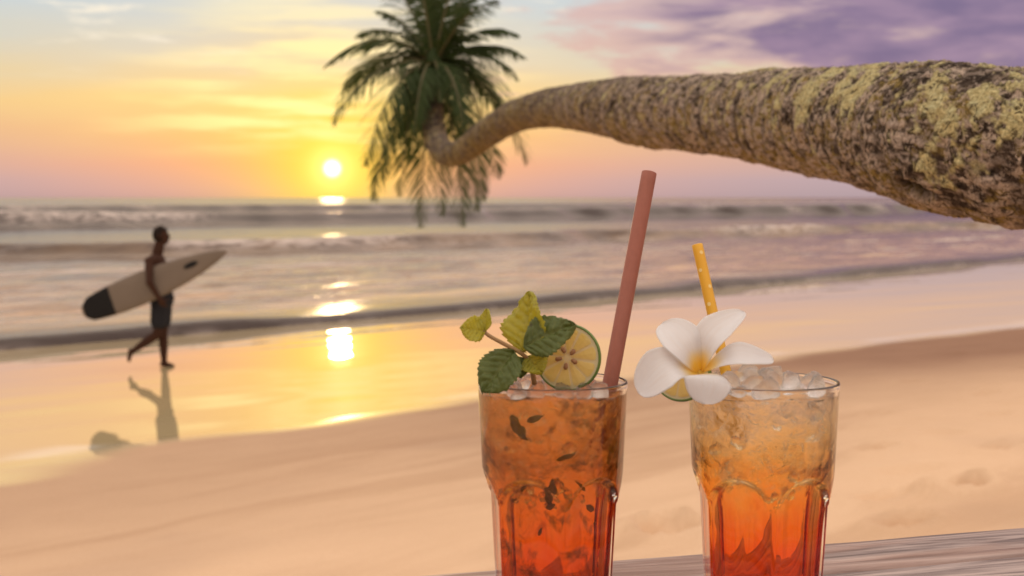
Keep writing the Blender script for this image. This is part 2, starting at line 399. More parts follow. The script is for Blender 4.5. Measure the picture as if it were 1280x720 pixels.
# ------------------------------------------------------------------ the two glasses and drinks
m_glass, w = newmat('clear_glass')
w.out(w.bsdf(Base_Color=(1, 1, 1, 1), Roughness=.0, IOR=1.5, Transmission_Weight=1.))
GH = .15
def r_round(z): return np.interp(z, [0, .01, .095, .15], [.0365, .0385, .0446, .0472])
def r_in(z): return np.interp(z, [.010, .018, .06, .08, .089, .097, .105, .115, .1475], [.024, .029, .0318, .0342, .0357, .0380, .0408, .0426, .0452])
NF = 6
def glass_radius(z, ph, ph0):
    dl = (ph-ph0+math.pi/NF) % (2*math.pi/NF)-math.pi/NF      # angle from the middle of a facet
    ap = np.interp(z, [0, .03, .075, .095], [.0335, .0348, .0368, .0385])
    fac = ap/np.cos(dl)*(1.0-.010*np.cos(dl*NF/2)**2)
    arch = .0975-.016*(np.abs(dl)/(math.pi/NF))**2.2
    k = sst(z, arch-.008, arch+.004)
    rr = r_round(z)
    cut = np.minimum(rr, fac+k*.02)
    sm = .0012; hh = np.clip(.5+.5*(rr-(fac+k*.02))/sm, 0, 1)
    return rr*(1-hh)+(fac+k*.02)*hh-sm*hh*(1-hh)
def make_glass(c, ph0, label):
    seg = 144
    zo = np.concatenate([[0, .0006, .002], np.linspace(.004, .07, 24), np.linspace(.072, .104, 36), np.linspace(.108, .1472, 14)])
    ph = np.arange(seg)*2*math.pi/seg
    rings = []
    for z in zo:
        r = glass_radius(z, ph, ph0)-(.0014 if z == 0 else .0005 if z < .001 else 0)
        rings.append(np.stack([r*np.cos(ph), r*np.sin(ph), np.full(seg, z)], -1))
    ro, ri = r_round(.1472), r_in(.1475); rm = (ro+ri)/2; hw = (ro-ri)/2
    for a in np.linspace(.2, math.pi-.2, 7):
        r = rm+hw*math.cos(a)*1.12; rings.append(np.stack([r*np.cos(ph), r*np.sin(ph), np.full(seg, .1476+.0019*math.sin(a))], -1))
    zi = np.concatenate([np.linspace(.1472, .104, 14), np.linspace(.1, .07, 24), np.linspace(.068, .018, 18), [.014, .0115, .0102]])
    for z in zi:
        r = np.full(seg, r_in(z)); rings.append(np.stack([r*np.cos(ph), r*np.sin(ph), np.full(seg, z)], -1))
    V = np.array(rings); nr = len(rings)
    verts = V.reshape(-1, 3).tolist(); fc = []
    for i in range(nr-1):
        for k in range(seg): fc.append((i*seg+k, i*seg+(k+1) % seg, (i+1)*seg+(k+1) % seg, (i+1)*seg+k))
    verts += [[0, 0, .0018], [0, 0, .0100]]
    for k in range(seg):
        fc.append(((k+1) % seg, k, len(verts)-2)); fc.append(((nr-1)*seg+k, (nr-1)*seg+(k+1) % seg, len(verts)-1))
    o = mesh('drinking_glass', verts, fc, m_glass); o.location = c
    tag(o, label, 'glass', 'faceted glasses on the table'); return o

def drink_material(name, stops, ice, murk, seed, tr, frost):
    m, w = newmat(name)
    co = w.obj(); z = w.n('ShaderNodeSeparateXYZ', Vector=co).outputs[2]
    sh = w.n('ShaderNodeVectorMath', {'operation': 'ADD'}); w.put(sh.inputs[0], co); sh.inputs[1].default_value = (seed, 0, 0)
    cv = sh.outputs[0]
    wob = w.noise(w.vscale(cv, (1, 1, .55)), 38, 3, .55, 1.0)
    f = w.m('ADD', w.m('DIVIDE', z, .15), w.m('MULTIPLY', w.m('SUBTRACT', wob, .5), .34))
    col = w.ramp(f, stops)
    n1 = w.noise(cv, 120, 5, .65, .8); n2 = w.noise(w.vscale(cv, (1, 1, 1.6)), 300, 4, .7)
    up = w.ss(w.m('ADD', f, 0.), .45, .72)
    icy = w.m('MULTIPLY', w.m('MULTIPLY', w.ss(n1, .5, .72), up), ice)
    col = w.mix(icy, col, w.mix(.55, col, (1., .9, .78, 1)))
    col = w.mix(w.m('MULTIPLY', w.m('MULTIPLY', w.ss(n2, .58, .68), up), .22), col, w.mix(.6, col, (.45, .16, .04, 1)))
    dk = w.m('MULTIPLY', w.ss(w.noise(cv, 55, 3, .6, .6), .52, .72), murk)
    col = w.mix(dk, col, (.22, .13, .03, 1))
    vor = w.n('ShaderNodeTexVoronoi', {'feature': 'SMOOTH_F1'}, Vector=w.n('ShaderNodeVectorMath', {'operation': 'ADD'}).outputs[0], Scale=105., Smoothness=.12)
    dv = vor.inputs['Vector'].links[0].from_node; w.put(dv.inputs[0], cv); w.put(dv.inputs[1], w.vscale(w.noise(cv, 90, 2, .5, 0, 1), (.006, .006, .006)))
    nrm = w.bump(w.m('ADD', w.m('MULTIPLY', vor.outputs['Distance'], .9), w.m('ADD', w.m('MULTIPLY', n1, .5), w.m('MULTIPLY', n2, .22))), w.m('MULTIPLY', up, 1.), .006)
    refr = w.n('ShaderNodeBsdfRefraction', Color=col, Roughness=w.m('ADD', .05, w.m('MULTIPLY', up, .04)), IOR=1.10, Normal=nrm).outputs[0]
    trn = w.n('ShaderNodeBsdfTranslucent', Color=col, Normal=nrm).outputs[0]
    dif = w.n('ShaderNodeBsdfDiffuse', Color=col, Normal=nrm).outputs[0]
    body = w.mixs(.5, trn, dif)
    sh_ = w.mixs(w.m('ADD', tr, w.m('MULTIPLY', icy, frost)), refr, body)
    gl = w.n('ShaderNodeBsdfGlossy', Roughness=.12, Normal=nrm).outputs[0]
    fr = w.n('ShaderNodeFresnel', IOR=1.2, Normal=nrm).outputs[0]
    w.out(w.mixs(w.m('MULTIPLY', fr, .5), sh_, gl)); return m
def make_drink(c, mat, level, label):
    seg = 96; zz = np.concatenate([[.0104, .0125, .0165], np.linspace(.021, level, 40)]); ph = np.arange(seg)*2*math.pi/seg
    V = [];
    for z in zz:
        r = r_in(z)+.0004; V.append(np.stack([r*np.cos(ph), r*np.sin(ph), np.full(seg, z)], -1))
    for fr in (.96, .8, .55, .3):
        r = r_in(level)*fr; zz_ = level+.0015*fbm(np.cos(ph)*r*90, np.sin(ph)*r*90, seg, 2)
        V.append(np.stack([r*np.cos(ph), r*np.sin(ph), zz_], -1))
    V = np.array(V); verts = V.reshape(-1, 3).tolist(); fc = []; nr = len(V)
    for i in range(nr-1):
        for k in range(seg): fc.append((i*seg+k, i*seg+(k+1) % seg, (i+1)*seg+(k+1) % seg, (i+1)*seg+k))
    verts += [[0, 0, .0104], [0, 0, level]]
    for k in range(seg):
        fc.append(((k+1) % seg, k, len(verts)-2)); fc.append(((nr-1)*seg+k, (nr-1)*seg+(k+1) % seg, len(verts)-1))
    o = mesh('iced_drink', verts, fc, mat); o.location = c; tag(o, label, 'drink', 'iced drinks'); return o
GD = .889
def glass_at(x):
    r = ray(x, 475); k = (GD)/r.y; return Vector((r.x*k, GD, TZ))
CL, CR = glass_at(691), glass_at(954.5)
make_glass(CL, math.radians(-60+8), 'faceted clear tumbler holding the mint and lime drink, pinkish brown straw')
make_glass(CR, math.radians(-60), 'faceted clear tumbler with white flower on its rim')
mL = drink_material('mint_tea', [(0, (.88, .24, .05)), (.25, (.94, .34, .08)), (.45, (.93, .46, .14)), (.62, (.80, .45, .17)), (.82, (.87, .55, .25)), (1, (.93, .66, .38))], .8, .8, 3.1, .04, .16)
mR = drink_material('orange_tea', [(0, (.97, .22, .04)), (.24, (1, .34, .08)), (.42, (1, .52, .17)), (.58, (1, .70, .32)), (.72, (1, .84, .54)), (.86, (1, .91, .76)), (1, (1, .95, .90))], .95, .0, 7.7, .0, .52)
make_drink(CL, mL, .1425, 'murky reddish brown iced tea with bits of mint')
make_drink(CR, mR, .1420, 'layered drink, red at the bottom, pale and icy at the top')

# ------------------------------------------------------------------ ice
m_ice, w = newmat('ice')
co = w.obj(); nn = w.noise(co, 260, 3, .6)
g = w.bsdf(Base_Color=(1, .985, .97, 1), Roughness=.05, IOR=1.31, Transmission_Weight=1., Normal=w.bump(nn, .25, .002))
wh = w.n('ShaderNodeBsdfTranslucent', Color=(.95, .93, .92, 1)).outputs[0]
w.out(w.mixs(w.ss(w.noise(co, 130, 3, .6), .45, .8, .04, .4), g, wh))
def chunk_mesh(name, r, seed):
    bm = bmesh.new(); bmesh.ops.create_icosphere(bm, subdivisions=3, radius=1)
    rr = np.random.default_rng(seed); planes = [(Vector(rr.normal(size=3)).normalized(), rr.uniform(.55, .9)) for _ in range(9)]
    for v in bm.verts:
        d = v.co.normalized(); k = 1.
        for n_, q in planes:
            c = d.dot(n_)
            if c > .05: k = min(k, q/c)
        v.co = d*k*(1+.05*float(vn(d.x*3+seed, d.y*3, d.z*3)))
    sc = Vector((rr.uniform(.85, 1.25), rr.uniform(.85, 1.2), rr.uniform(.65, .9)))*r
    for v in bm.verts: v.co = Vector((v.co.x*sc.x, v.co.y*sc.y, v.co.z*sc.z))
    me = bpy.data.meshes.new(name); bm.to_mesh(me); bm.free(); me.materials.append(m_ice)
    me.polygons.foreach_set('use_smooth', [True]*len(me.polygons)); return me
chunks = [chunk_mesh('ice_chunk', 1., 40+i) for i in range(6)]
def ice_top(c, spots, label, group):
    for i, (dx, dy, dz, r) in enumerate(spots):
        o = bpy.data.objects.new('ice_chunk', chunks[i % 6]); COL.objects.link(o)
        o.location = c+Vector((dx, dy, dz)); o.scale = (r, r, r); o.rotation_euler = tuple(rng.uniform(0, 6.28, 3))
        tag(o, label, 'ice', group)
def spots(n, seed, zmax, ex=()):
    rr = np.random.default_rng(seed); out = []
    tries = 0
    while len(out) < n and tries < 4000:
        tries += 1
        r = rr.uniform(.0055, .0098) if ex else rr.uniform(.0055, .0088); q = math.sqrt(rr.uniform(0, 1))*(.0425-r); a = rr.uniform(0, 6.28)
        x, y = q*math.cos(a), q*math.sin(a)
        if any(math.hypot(x-e[0], y-e[1]) < (r+e[3])*(.6 if ex else .72) for e in out): continue
        out.append((x, y, .1425+zmax*(1-(q/.0425)**2)+rr.uniform(-.001, .001), r))
    return out
ice_top(CL, spots(17, 5, .0045), 'small clear ice chunk floating on the mint tea', 'ice chunks on the mint drink')
ice_top(CR, spots(21, 12, .009, 1), 'small clear ice chunk heaped on the pale layered drink', 'ice chunks on the flower drink')
def crushed(c, n, seed, z0, z1, label):
    """shards packed just inside the drink, far too many to count"""
    rr = np.random.default_rng(seed); bm = bmesh.new()
    for i in range(n):
        z = rr.uniform(z0, z1); r = rr.uniform(.0022, .0052); q = (r_in(z)-r-.0006)*math.sqrt(rr.uniform(.45, 1)); a = rr.uniform(0, 6.28)
        R = Quaternion(Vector(rr.normal(size=3)).normalized(), rr.uniform(0, 6)).to_matrix().to_4x4()
        M = Matrix.Translation((q*math.cos(a), q*math.sin(a), z)) @ R @ Matrix.Diagonal((r*rr.uniform(.7, 1.4), r, r*rr.uniform(.5, 1), 1))
        bmesh.ops.create_icosphere(bm, subdivisions=1, radius=1, matrix=M)
    me = bpy.data.meshes.new('crushed_ice'); bm.to_mesh(me); bm.free()
    o = link('crushed_ice', me, m_ice, None, False); o.location = c; tag(o, label, 'ice', kind='stuff')
crushed(CL, 70, 3, .07, .139, 'crushed ice packed in the upper half of the mint drink')
crushed(CR, 30, 4, .075, .139, 'crushed ice packed in the upper half of the flower drink')

# ------------------------------------------------------------------ leaves
def leaf_material(name, front, back, glow, yellow=.0):
    m, w = newmat(name)
    co = w.obj(); u = w.attr('vein')
    n = w.noise(co, 90, 4, .6)
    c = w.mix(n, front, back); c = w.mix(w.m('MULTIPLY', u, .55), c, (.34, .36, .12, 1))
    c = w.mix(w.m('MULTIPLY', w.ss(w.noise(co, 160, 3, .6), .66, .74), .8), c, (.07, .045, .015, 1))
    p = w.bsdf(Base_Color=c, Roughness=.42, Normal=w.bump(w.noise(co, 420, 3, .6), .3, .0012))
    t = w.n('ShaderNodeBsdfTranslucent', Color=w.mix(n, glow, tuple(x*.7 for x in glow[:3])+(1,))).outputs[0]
    w.out(w.mixs(.42+yellow, p, t)); return m
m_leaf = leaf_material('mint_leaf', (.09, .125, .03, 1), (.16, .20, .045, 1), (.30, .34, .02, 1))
m_leafy = leaf_material('mint_leaf_backlight_tint', (.34, .36, .05, 1), (.48, .46, .07, 1), (.95, .85, .07, 1), .12)  # yellow of light passing through the leaf is put into its colours
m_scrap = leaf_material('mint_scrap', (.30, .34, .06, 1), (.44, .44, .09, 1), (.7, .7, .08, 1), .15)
def leaf(name, base, tip, width, normal, mat, parent, droop=.0, fold=.12, twist=0., teeth=11, nu=56, nvv=26, quilt=1., torn=0.):
    base, tip = Vector(base), Vector(tip); ax = tip-base; L = ax.length; ax.normalize()
    nz = Vector(normal); nz = (nz-ax*nz.dot(ax)).normalized(); sd = ax.cross(nz)
    u = np.linspace(0, 1, nu); v = np.linspace(-1, 1, nvv); Ug, Vg = np.meshgrid(u, v, indexing='ij')
    hw = width/2*np.sin(np.pi*np.clip(Ug, 0, 1)**.82)**.75
    saw = ((Ug*teeth+.55*vn(Ug*5+width*2e3, np.sign(Vg)*3.)) % 1.0)
    hw = hw*(1+.125*(saw-.5)*np.abs(Vg)**3*(Ug < .97))
    if torn: hw = hw*(1+torn*fbm(Ug*3.5+width*5e3, np.sign(Vg)*2+L*4e3, 0, 3))
    sx = hw*Vg
    vein = np.abs(np.sin((Ug*7-np.abs(Vg)*1.7)*np.pi))
    zz = fold*np.abs(sx)-droop*L*Ug**2+quilt*width*.06*np.sqrt(vein)*(1-np.abs(Vg)**4)*(np.abs(Vg) > .05)+0.035*width*fbm(Ug*7, Vg*4, width*900, 3)
    zz += .06*width*np.sin(Ug*9+Vg*2)*np.abs(Vg)**2
    ca = twist*Ug
    X = np.array(base)[None, None]+np.array(ax)*(Ug*L)[..., None]+np.array(sd)*(sx*np.cos(ca)-zz*np.sin(ca))[..., None]+np.array(nz)*(zz*np.cos(ca)+sx*np.sin(ca))[..., None]
    vmask = np.maximum(np.exp(-(np.abs(Vg)/.05)**2), .8*(vein < .16))
    o = grid_mesh(name, X, mat, None, {'vein': vmask})
    md = o.modifiers.new('thick', 'SOLIDIFY'); md.thickness = .0004; md.offset = 0
    if parent: adopt(o, parent)
    return o
TOWARD = Vector((0, -1, .15))

m_stem, w = newmat('mint_stem')
w.out(w.bsdf(Base_Color=w.mix(w.noise(w.obj(), 120, 3, .6), (.28, .12, .06, 1), (.36, .26, .10, 1)), Roughness=.5))
def mint_sprig():
    d = GD-.030
    P = lambda x, y, o=0.: px(x, y, d+o)
    root = empty('mint_sprig', P(664, 470, .01)); tag(root, 'fresh mint sprig with one leaf coloured yellow as if backlit in the brown drink', 'mint')
    pts = catmull([P(668, 480, .012), P(663, 455, .006), P(652, 442, .0), P(634, 432, -.004), P(612, 420, -.006), P(604, 413, -.006)], 8)
    v, f = tube(pts, np.linspace(.0016, .0011, len(pts)), 8); adopt(mesh('stem', v, f, m_stem), root)
    leaf('leaf', P(643, 440, -.003), P(602, 488, -.014), .0275, (-.25, -1, .5), m_leaf, root, droop=.12, fold=.1)
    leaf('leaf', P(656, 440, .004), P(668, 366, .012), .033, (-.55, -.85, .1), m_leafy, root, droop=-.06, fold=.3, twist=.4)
    leaf('leaf', P(655, 434, -.003), P(716, 402, -.010), .026, (.15, -.85, .6), m_leaf, root, droop=.14, fold=.12)
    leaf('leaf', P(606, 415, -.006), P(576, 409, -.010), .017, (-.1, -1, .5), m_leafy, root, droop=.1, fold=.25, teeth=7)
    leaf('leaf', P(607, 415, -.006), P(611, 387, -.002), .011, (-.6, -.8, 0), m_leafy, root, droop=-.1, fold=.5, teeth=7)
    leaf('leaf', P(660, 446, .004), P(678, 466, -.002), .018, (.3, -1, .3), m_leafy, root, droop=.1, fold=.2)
    leaf('leaf', P(648, 446, .003), P(652, 472, .0), .013, (.1, -1, .3), m_leaf, root, droop=.1, fold=.2)
mint_sprig()
# torn mint in the brown drink
for i, (x, y, L, wd, a) in enumerate(((648, 525, .020, .011, -1.0), (688, 605, .017, .011, 1.5), (690, 622, .008, .006, .3), (764, 524, .008, .003, .9), (735, 630, .013, .006, -.5), (668, 512, .012, .006, .5), (722, 598, .010, .004, 2.2), (655, 600, .009, .004, .9), (742, 652, .008, .004, -.3), (676, 655, .006, .003, 1.2),
                                      (705, 560, .014, .005, .2), (770, 560, .012, .004, 1.2), (636, 622, .012, .004, .1), (757, 560, .018, .004, 1.1), (608, 492, .005, .003, -.9))):
    z = TZ+.15-(y-475)*.0005*GD/.889; sx = (x-691)/F*GD
    rr = float(r_in(z-TZ))-.0032; sx = max(-rr*.93, min(rr*.93, sx)); yy = -math.sqrt(rr*rr-sx*sx)
    c = CL+Vector((sx, yy, z-TZ)); nrm = Vector((sx, yy, 0)).normalized(); tg = Vector((-nrm.y, nrm.x, 0))
    if tg.x < 0: tg = -tg
    ax = tg*math.cos(a)+Vector((0, 0, 1))*math.sin(a)
    o = leaf('mint_piece', c-ax*L*.45, c+ax*L*.45, wd*.7, nrm, m_scrap, None, nu=30, nvv=12, torn=.3, twist=.8*math.sin(i*3.), droop=.15)
    tag(o, 'torn green mint piece suspended in the brown drink', 'mint', 'mint pieces in the drink')

# ------------------------------------------------------------------ lime slices
m_flesh, w = newmat('lime_flesh')
co = w.obj(); r = w.attr('rad')
vo = w.n('ShaderNodeTexVoronoi', Vector=co, Scale=420.).outputs['Distance']
fl = w.mix(w.noise(co, 200, 3, .6), (.82, .66, .24, 1), (.94, .82, .44, 1))
sh = w.bsdf(Base_Color=fl, Roughness=.18, Normal=w.bump(vo, .3, .001), Coat_Weight=.4)
w.out(w.mixs(.62, sh, w.n('ShaderNodeBsdfTranslucent', Color=(1, .88, .42, 1)).outputs[0]))
m_pith, w = newmat('lime_pith')
w.out(w.mixs(.5, w.bsdf(Base_Color=(.88, .82, .60, 1), Roughness=.45), w.n('ShaderNodeBsdfTranslucent', Color=(.9, .8, .4, 1)).outputs[0]))
m_rind, w = newmat('lime_rind')
co = w.obj()
w.out(w.bsdf(Base_Color=w.mix(w.noise(co, 90, 3, .6), (.06, .12, .02, 1), (.16, .24, .04, 1)), Roughness=.35, Normal=w.bump(w.noise(co, 700, 2, .5), .3, .0008)))
m_seed, w = newmat('lime_seed')
w.out(w.bsdf(Base_Color=w.mix(w.noise(w.obj(), 400, 2), (.26, .12, .05, 1), (.40, .20, .09, 1)), Roughness=.4))
def lime_slice(c, R, normal, roll, label, seeds=5, nseg=10, th=.0042):
    root = empty('lime_slice', c); tag(root, label, 'lime')
    q = Vector(normal).to_track_quat('Z', 'Y') @ Quaternion((0, 0, 1), roll); root.rotation_mode = 'QUATERNION'; root.rotation_quaternion = q
    bm = bmesh.new()                                        # rind: a ring with rounded outer wall
    n = 64; prof = [(R-.0011, -th/2), (R-.0002, -th/2), (R+.0003, 0), (R-.0002, th/2), (R-.0011, th/2)]
    V = [[(r_*math.cos(2*math.pi*k/n), r_*math.sin(2*math.pi*k/n), z) for r_, z in prof] for k in range(n)]
    f = [(k*5+j, ((k+1) % n)*5+j, ((k+1) % n)*5+(j+1) % 5, k*5+(j+1) % 5) for k in range(n) for j in range(5)]
    bm.free()
    mesh('rind', [p for r_ in V for p in r_], f, m_rind, root)
    v, f = [], []                                           # pith disc
    for z in (-th/2+.0004, th/2-.0004):
        v.append((0, 0, z)); v += [((R-.001)*math.cos(2*math.pi*k/n), (R-.001)*math.sin(2*math.pi*k/n), z) for k in range(n)]
    for k in range(n):
        a, b = 1+k, 1+(k+1) % n; f += [(0, b, a), (n+1, n+1+a, n+1+b), (a, b, n+1+b, n+1+a)]
    mesh('pith', v, f, m_pith, root, False)
    for i in range(nseg):                                   # juicy wedges, proud of the pith on both faces
        a0 = 2*math.pi*i/nseg+.05+.02*math.sin(i*3); a1 = 2*math.pi*(i+1)/nseg-.05-.02*math.sin(i*5)
        am = (a0+a1)/2; cx, cyy = .0022*math.cos(am), .0022*math.sin(am)
        out = [(cx, cyy)]
        for k in range(9):
            a = a0+(a1-a0)*k/8; r_ = (R-.0026)*(1-.05*abs(k/4-1)**4); out.append((r_*math.cos(a), r_*math.sin(a)))
        nv_ = len(out); vv = [(x, y, -th/2) for x, y in out]+[(x, y, th/2) for x, y in out]
        cxm = sum(x for x, y in out)/nv_; cym = sum(y for x, y in out)/nv_
        vv += [(cxm, cym, -th/2-.0003), (cxm, cym, th/2+.0003)]
        ff = []
        for k in range(nv_):
            b = (k+1) % nv_; ff += [(b, k, 2*nv_), (nv_+k, nv_+b, 2*nv_+1), (k, b, nv_+b, nv_+k)]
        mesh('segment', vv, ff, m_flesh, root, False)
    for i in range(seeds):
        a = 2*math.pi*i/seeds+.3; rr_ = .0045+.0007*math.sin(i*7)
        bm = bmesh.new(); bmesh.ops.create_uvsphere(bm, u_segments=12, v_segments=8, radius=1)
        for p in bm.verts: p.co = Vector((p.co.x*.0026*(1-.25*(p.co.x < 0)), p.co.y*(.0017 if p.co.x > 0 else .0013), p.co.z*.0012))
        me = bpy.data.meshes.new('seed'); bm.to_mesh(me); bm.free()
        o = link('seed', me, m_seed, root); o.location = (rr_*math.cos(a), rr_*math.sin(a), th/2); o.rotation_euler = (0, 0, a)
    return root
lime_slice(px(710, 447, GD-.012), .0207, (-.28, -1, .10), .5, 'translucent lime slice with seeds standing in the brown drink')
lime_slice(px(852, 464, GD-.018), .0185, (-.42, -.9, .18), .2, 'lime slice wedged on the rim behind the white flower', seeds=0)

# ------------------------------------------------------------------ straws
def straw(name_label, top, bot, R, mat, twist=None):
    top, bot = Vector(top), Vector(bot); ax = (bot-top).normalized(); L = (bot-top).length
    a = ax.orthogonal().normalized(); b = ax.cross(a); n = 28; v, f = [], []
    rows = [(R-.0005, L), (R-.0005, 0), (R-.00015, -.0001), (R, .0003)]+[(R, L*i/30) for i in range(1, 31)]
    for r_, l in rows: v += [top+ax*l+(a*math.cos(2*math.pi*k/n)+b*math.sin(2*math.pi*k/n))*r_ for k in range(n)]
    m_ = len(rows)
    for i in range(m_):
        for k in range(n):
            j = (i+1) % m_; f.append((i*n+k, i*n+(k+1) % n, j*n+(k+1) % n, j*n+k))
    v = [Vector(p)-top for p in v]
    o = mesh('drinking_straw', v, f, mat); o.location = top; tag(o, name_label, 'straw', 'drinking straws'); return o
m_s1, w = newmat('brown_straw')
w.out(w.bsdf(Base_Color=w.mix(w.noise(w.vscale(w.obj(), (1, 1, .3)), 240, 4, .6), (.25, .078, .052, 1), (.37, .12, .08, 1)), Roughness=.55, Normal=w.bump(w.noise(w.obj(), 300, 3), .2, .001)))
straw('plain pinkish brown straw leaning in the mint drink', px(811.5, 216, GD+.05), px(747.8, 560, GD+.010), .0050, m_s1)
m_s2, w = newmat('yellow_straw'); 
m_dot, w2 = newmat('straw_dot'); w2.out(w2.bsdf(Base_Color=(.85, .62, .25, 1), Roughness=.5))
w.out(w.bsdf(Base_Color=w.mix(w.noise(w.obj(), 90, 2), (.72, .36, .02, 1), (.80, .44, .03, 1)), Roughness=.45))
s_top, s_bot, sr = px(871.5, 306, GD+.045), px(925.2, 545, GD+.022), .0036
ys = straw('yellow straw with pale dots behind the white flower', s_top, s_bot, sr, m_s2)
ax = (s_bot-s_top).normalized(); ea = (Vector((0, -1, 0))-ax*Vector((0, -1, 0)).dot(ax)).normalized(); eb = ax.cross(ea)
for i in range(9):
    for j in range(3):
        ph = j*2.09+i*.95-.35; nrm = ea*math.cos(ph)+eb*math.sin(ph); t2 = ax.cross(nrm)
        c = ax*(.006+i*.0115)
        v = [c+nrm*(sr*1.03)]
        for k in range(10):
            al = 2*math.pi*k/10; dx, dy = .0013*math.cos(al), .0013*math.sin(al)
            v.append(c+ax*dx+(nrm*math.cos(dy/sr)+t2*math.sin(dy/sr))*sr*1.02)
        o = mesh('dot', v, [(0, 1+k, 1+(k+1) % 10) for k in range(10)], m_dot, ys)

# ------------------------------------------------------------------ frangipani flower
m_pet, w = newmat('petal')
co = w.obj(); u = w.attr('along'); 
nn = w.noise(co, 60, 3, .5)
c = w.mix(w.ss(w.m('ADD', u, w.m('MULTIPLY', w.m('SUBTRACT', nn, .5), .22)), .08, .46), (.95, .70, .06, 1), (.85, .87, .92, 1))
vv = w.noise(w.n('ShaderNodeCombineXYZ', X=w.m('MULTIPLY', w.attr('across'), 9.), Y=w.m('MULTIPLY', u, 2.2), Z=w.n('ShaderNodeObjectInfo').outputs['Random']).outputs[0], 1., 4, .6, .2)
c = w.mix(w.ss(vv, .42, .75), c, w.mix(.82, (.72, .58, .50, 1), c))
p = w.bsdf(Base_Color=c, Roughness=.42, Sheen_Weight=.15, Normal=w.bump(vv, .25, .002))
w.out(w.mixs(.42, p, w.n('ShaderNodeBsdfTranslucent', Color=w.mix(.5, c, (1, .86, .7, 1))).outputs[0]))
def petal(root, base, mid, tip, w0, nrm, cup, curl, seed, edge=0., pw=2.2):
    P = catmull([base, mid, tip], 20); n = len(P); nvv = 21
    V = np.zeros((n, nvv, 3)); al = np.zeros((n, nvv)); ac = np.zeros((n, nvv))
    for i in range(n):
        uu = i/(n-1); t = Vector(P[min(i+1, n-1)]-P[max(i-1, 0)]).normalized(); N = Vector(nrm)
        N = (N-t*N.dot(t)).normalized(); sd = t.cross(N)
        hw = w0/2*(.16+.84*min(1, (uu/.62))**.9)*(math.sqrt(max(0, 1-max(0, (uu-.5)/.5)**pw)))
        for j in range(nvv):
            vv = -1+2*j/(nvv-1)
            dz = cup*hw*(vv*vv)+edge*hw*max(0, vv)**3+.02*w0*math.sin(uu*7+seed)*vv-curl*w0*max(0, uu-.7)**2
            V[i, j] = np.array(Vector(P[i])+sd*(hw*vv)+N*dz); al[i, j] = uu+.06*abs(vv); ac[i, j] = vv
    o = grid_mesh('petal', V, m_pet, None, {'along': al, 'across': ac})
    md = o.modifiers.new('t', 'SOLIDIFY'); md.thickness = .00045; md.offset = 0
    adopt(o, root)
def flower():
    d = GD-.055
    P = lambda x, y, o=0.: px(x, y, d+o)
    c = P(875, 466, .010); root = empty('frangipani_flower', c)
    tag(root, 'white frangipani flower with yellow throat on the glass rim', 'flower')
    T = Vector((0, -1, .12))
    petal(root, P(873, 464, .008), P(856, 432, -.002), P(828, 402, .008), .026, (.2, -1, .5), .25, .6, 1)
    petal(root, P(876, 463, .009), P(889, 422, .000), P(930, 388, .012), .0225, (-.75, -1, .1), .45, .5, 2, 0., 1.15)
    petal(root, P(879, 463, .008), P(918, 444, -.006), P(968, 449, .004), .0175, (.1, -1, .9), .22, .5, 3, 0., 1.6)
    petal(root, P(878, 467, .007), P(886, 472, -.010), P(880, 505, -.012), .029, (.1, -1, .55), -.12, .3, 4)
    petal(root, P(873, 467, .008), P(836, 458, -.008), P(797, 491, -.004), .027, (-.1, -1, .75), .18, .4, 5, .15)
    v, f = tube([P(875, 465, .0105), P(876, 468, .016), P(880, 478, .030)], [.0026, .0024, .0018], 10); adopt(mesh('calyx', v, f, m_pet), root)
flower()

# ------------------------------------------------------------------ palm tree leaning in from the side
TR = [  # px centre, px width, distance
    (1280, 187, 194, 1.75), (1140, 166, 163, 2.05), (1000, 150, 124, 2.7), (900, 144, 99, 3.4), (800, 139, 82, 4.3), (740, 134, 62, 5.4), (680, 136, 45, 7.2),
    (640, 147, 38, 8.6), (605, 169, 34, 9.8), (580, 188, 31, 10.5), (561, 193, 30, 10.9), (548, 182, 29, 11.3), (542, 160, 28, 11.6), (541, 132, 27, 11.8), (542, 100, 26, 11.9)]
m_bark, w = newmat('palm_bark')
co = w.obj(); li, pa, mo, hole = (w.attr(k) for k in ('lichen', 'pale', 'moss_bounce', 'hole'))
fn = w.noise(co, 55, 8, .75); ff = w.ss(w.noise(co, 240, 6, .75), .3, .7)
fleck = w.ss(w.noise(w.vscale(co, (1, 1, 1)), 95, 5, .72, .8), .50, .55); crack = w.ss(w.noise(co, 60, 6, .7, 1.5), .45, .41)
b = w.mix(w.ss(fn, .42, .60), (.022, .015, .011, 1), (.13, .095, .073, 1))
b = w.mix(w.m('MULTIPLY', mo, .8), b, w.mix(ff, (.10, .068, .018, 1), (.48, .34, .10, 1)))
b = w.mix(pa, b, w.mix(ff, (.20, .145, .115, 1), (.58, .47, .385, 1)))
b = w.mix(li, b, w.mix(w.ss(fn, .35, .7), w.mix(ff, (.24, .18, .065, 1), (.82, .68, .34, 1)), w.mix(ff, (.30, .26, .12, 1), (.72, .70, .43, 1))))
fleck = w.m('MULTIPLY', w.m('MULTIPLY', fleck, w.attr('old')), w.m('SUBTRACT', 1, li))
b = w.mix(w.m('MULTIPLY', w.m('MULTIPLY', fleck, w.ss(w.noise(co, 22, 3, .6), .38, .6)), .9), b, w.mix(ff, (.32, .235, .175, 1), (.76, .61, .48, 1)))
b = w.mix(w.m('MULTIPLY', crack, .8), b, (.03, .02, .015, 1))
b = w.mix(w.m('MULTIPLY', w.m('MULTIPLY', w.attr('ring'), w.m('SUBTRACT', 1, li)), .5), b, (.05, .034, .025, 1))
b = w.mix(hole, b, (.02, .014, .01, 1))
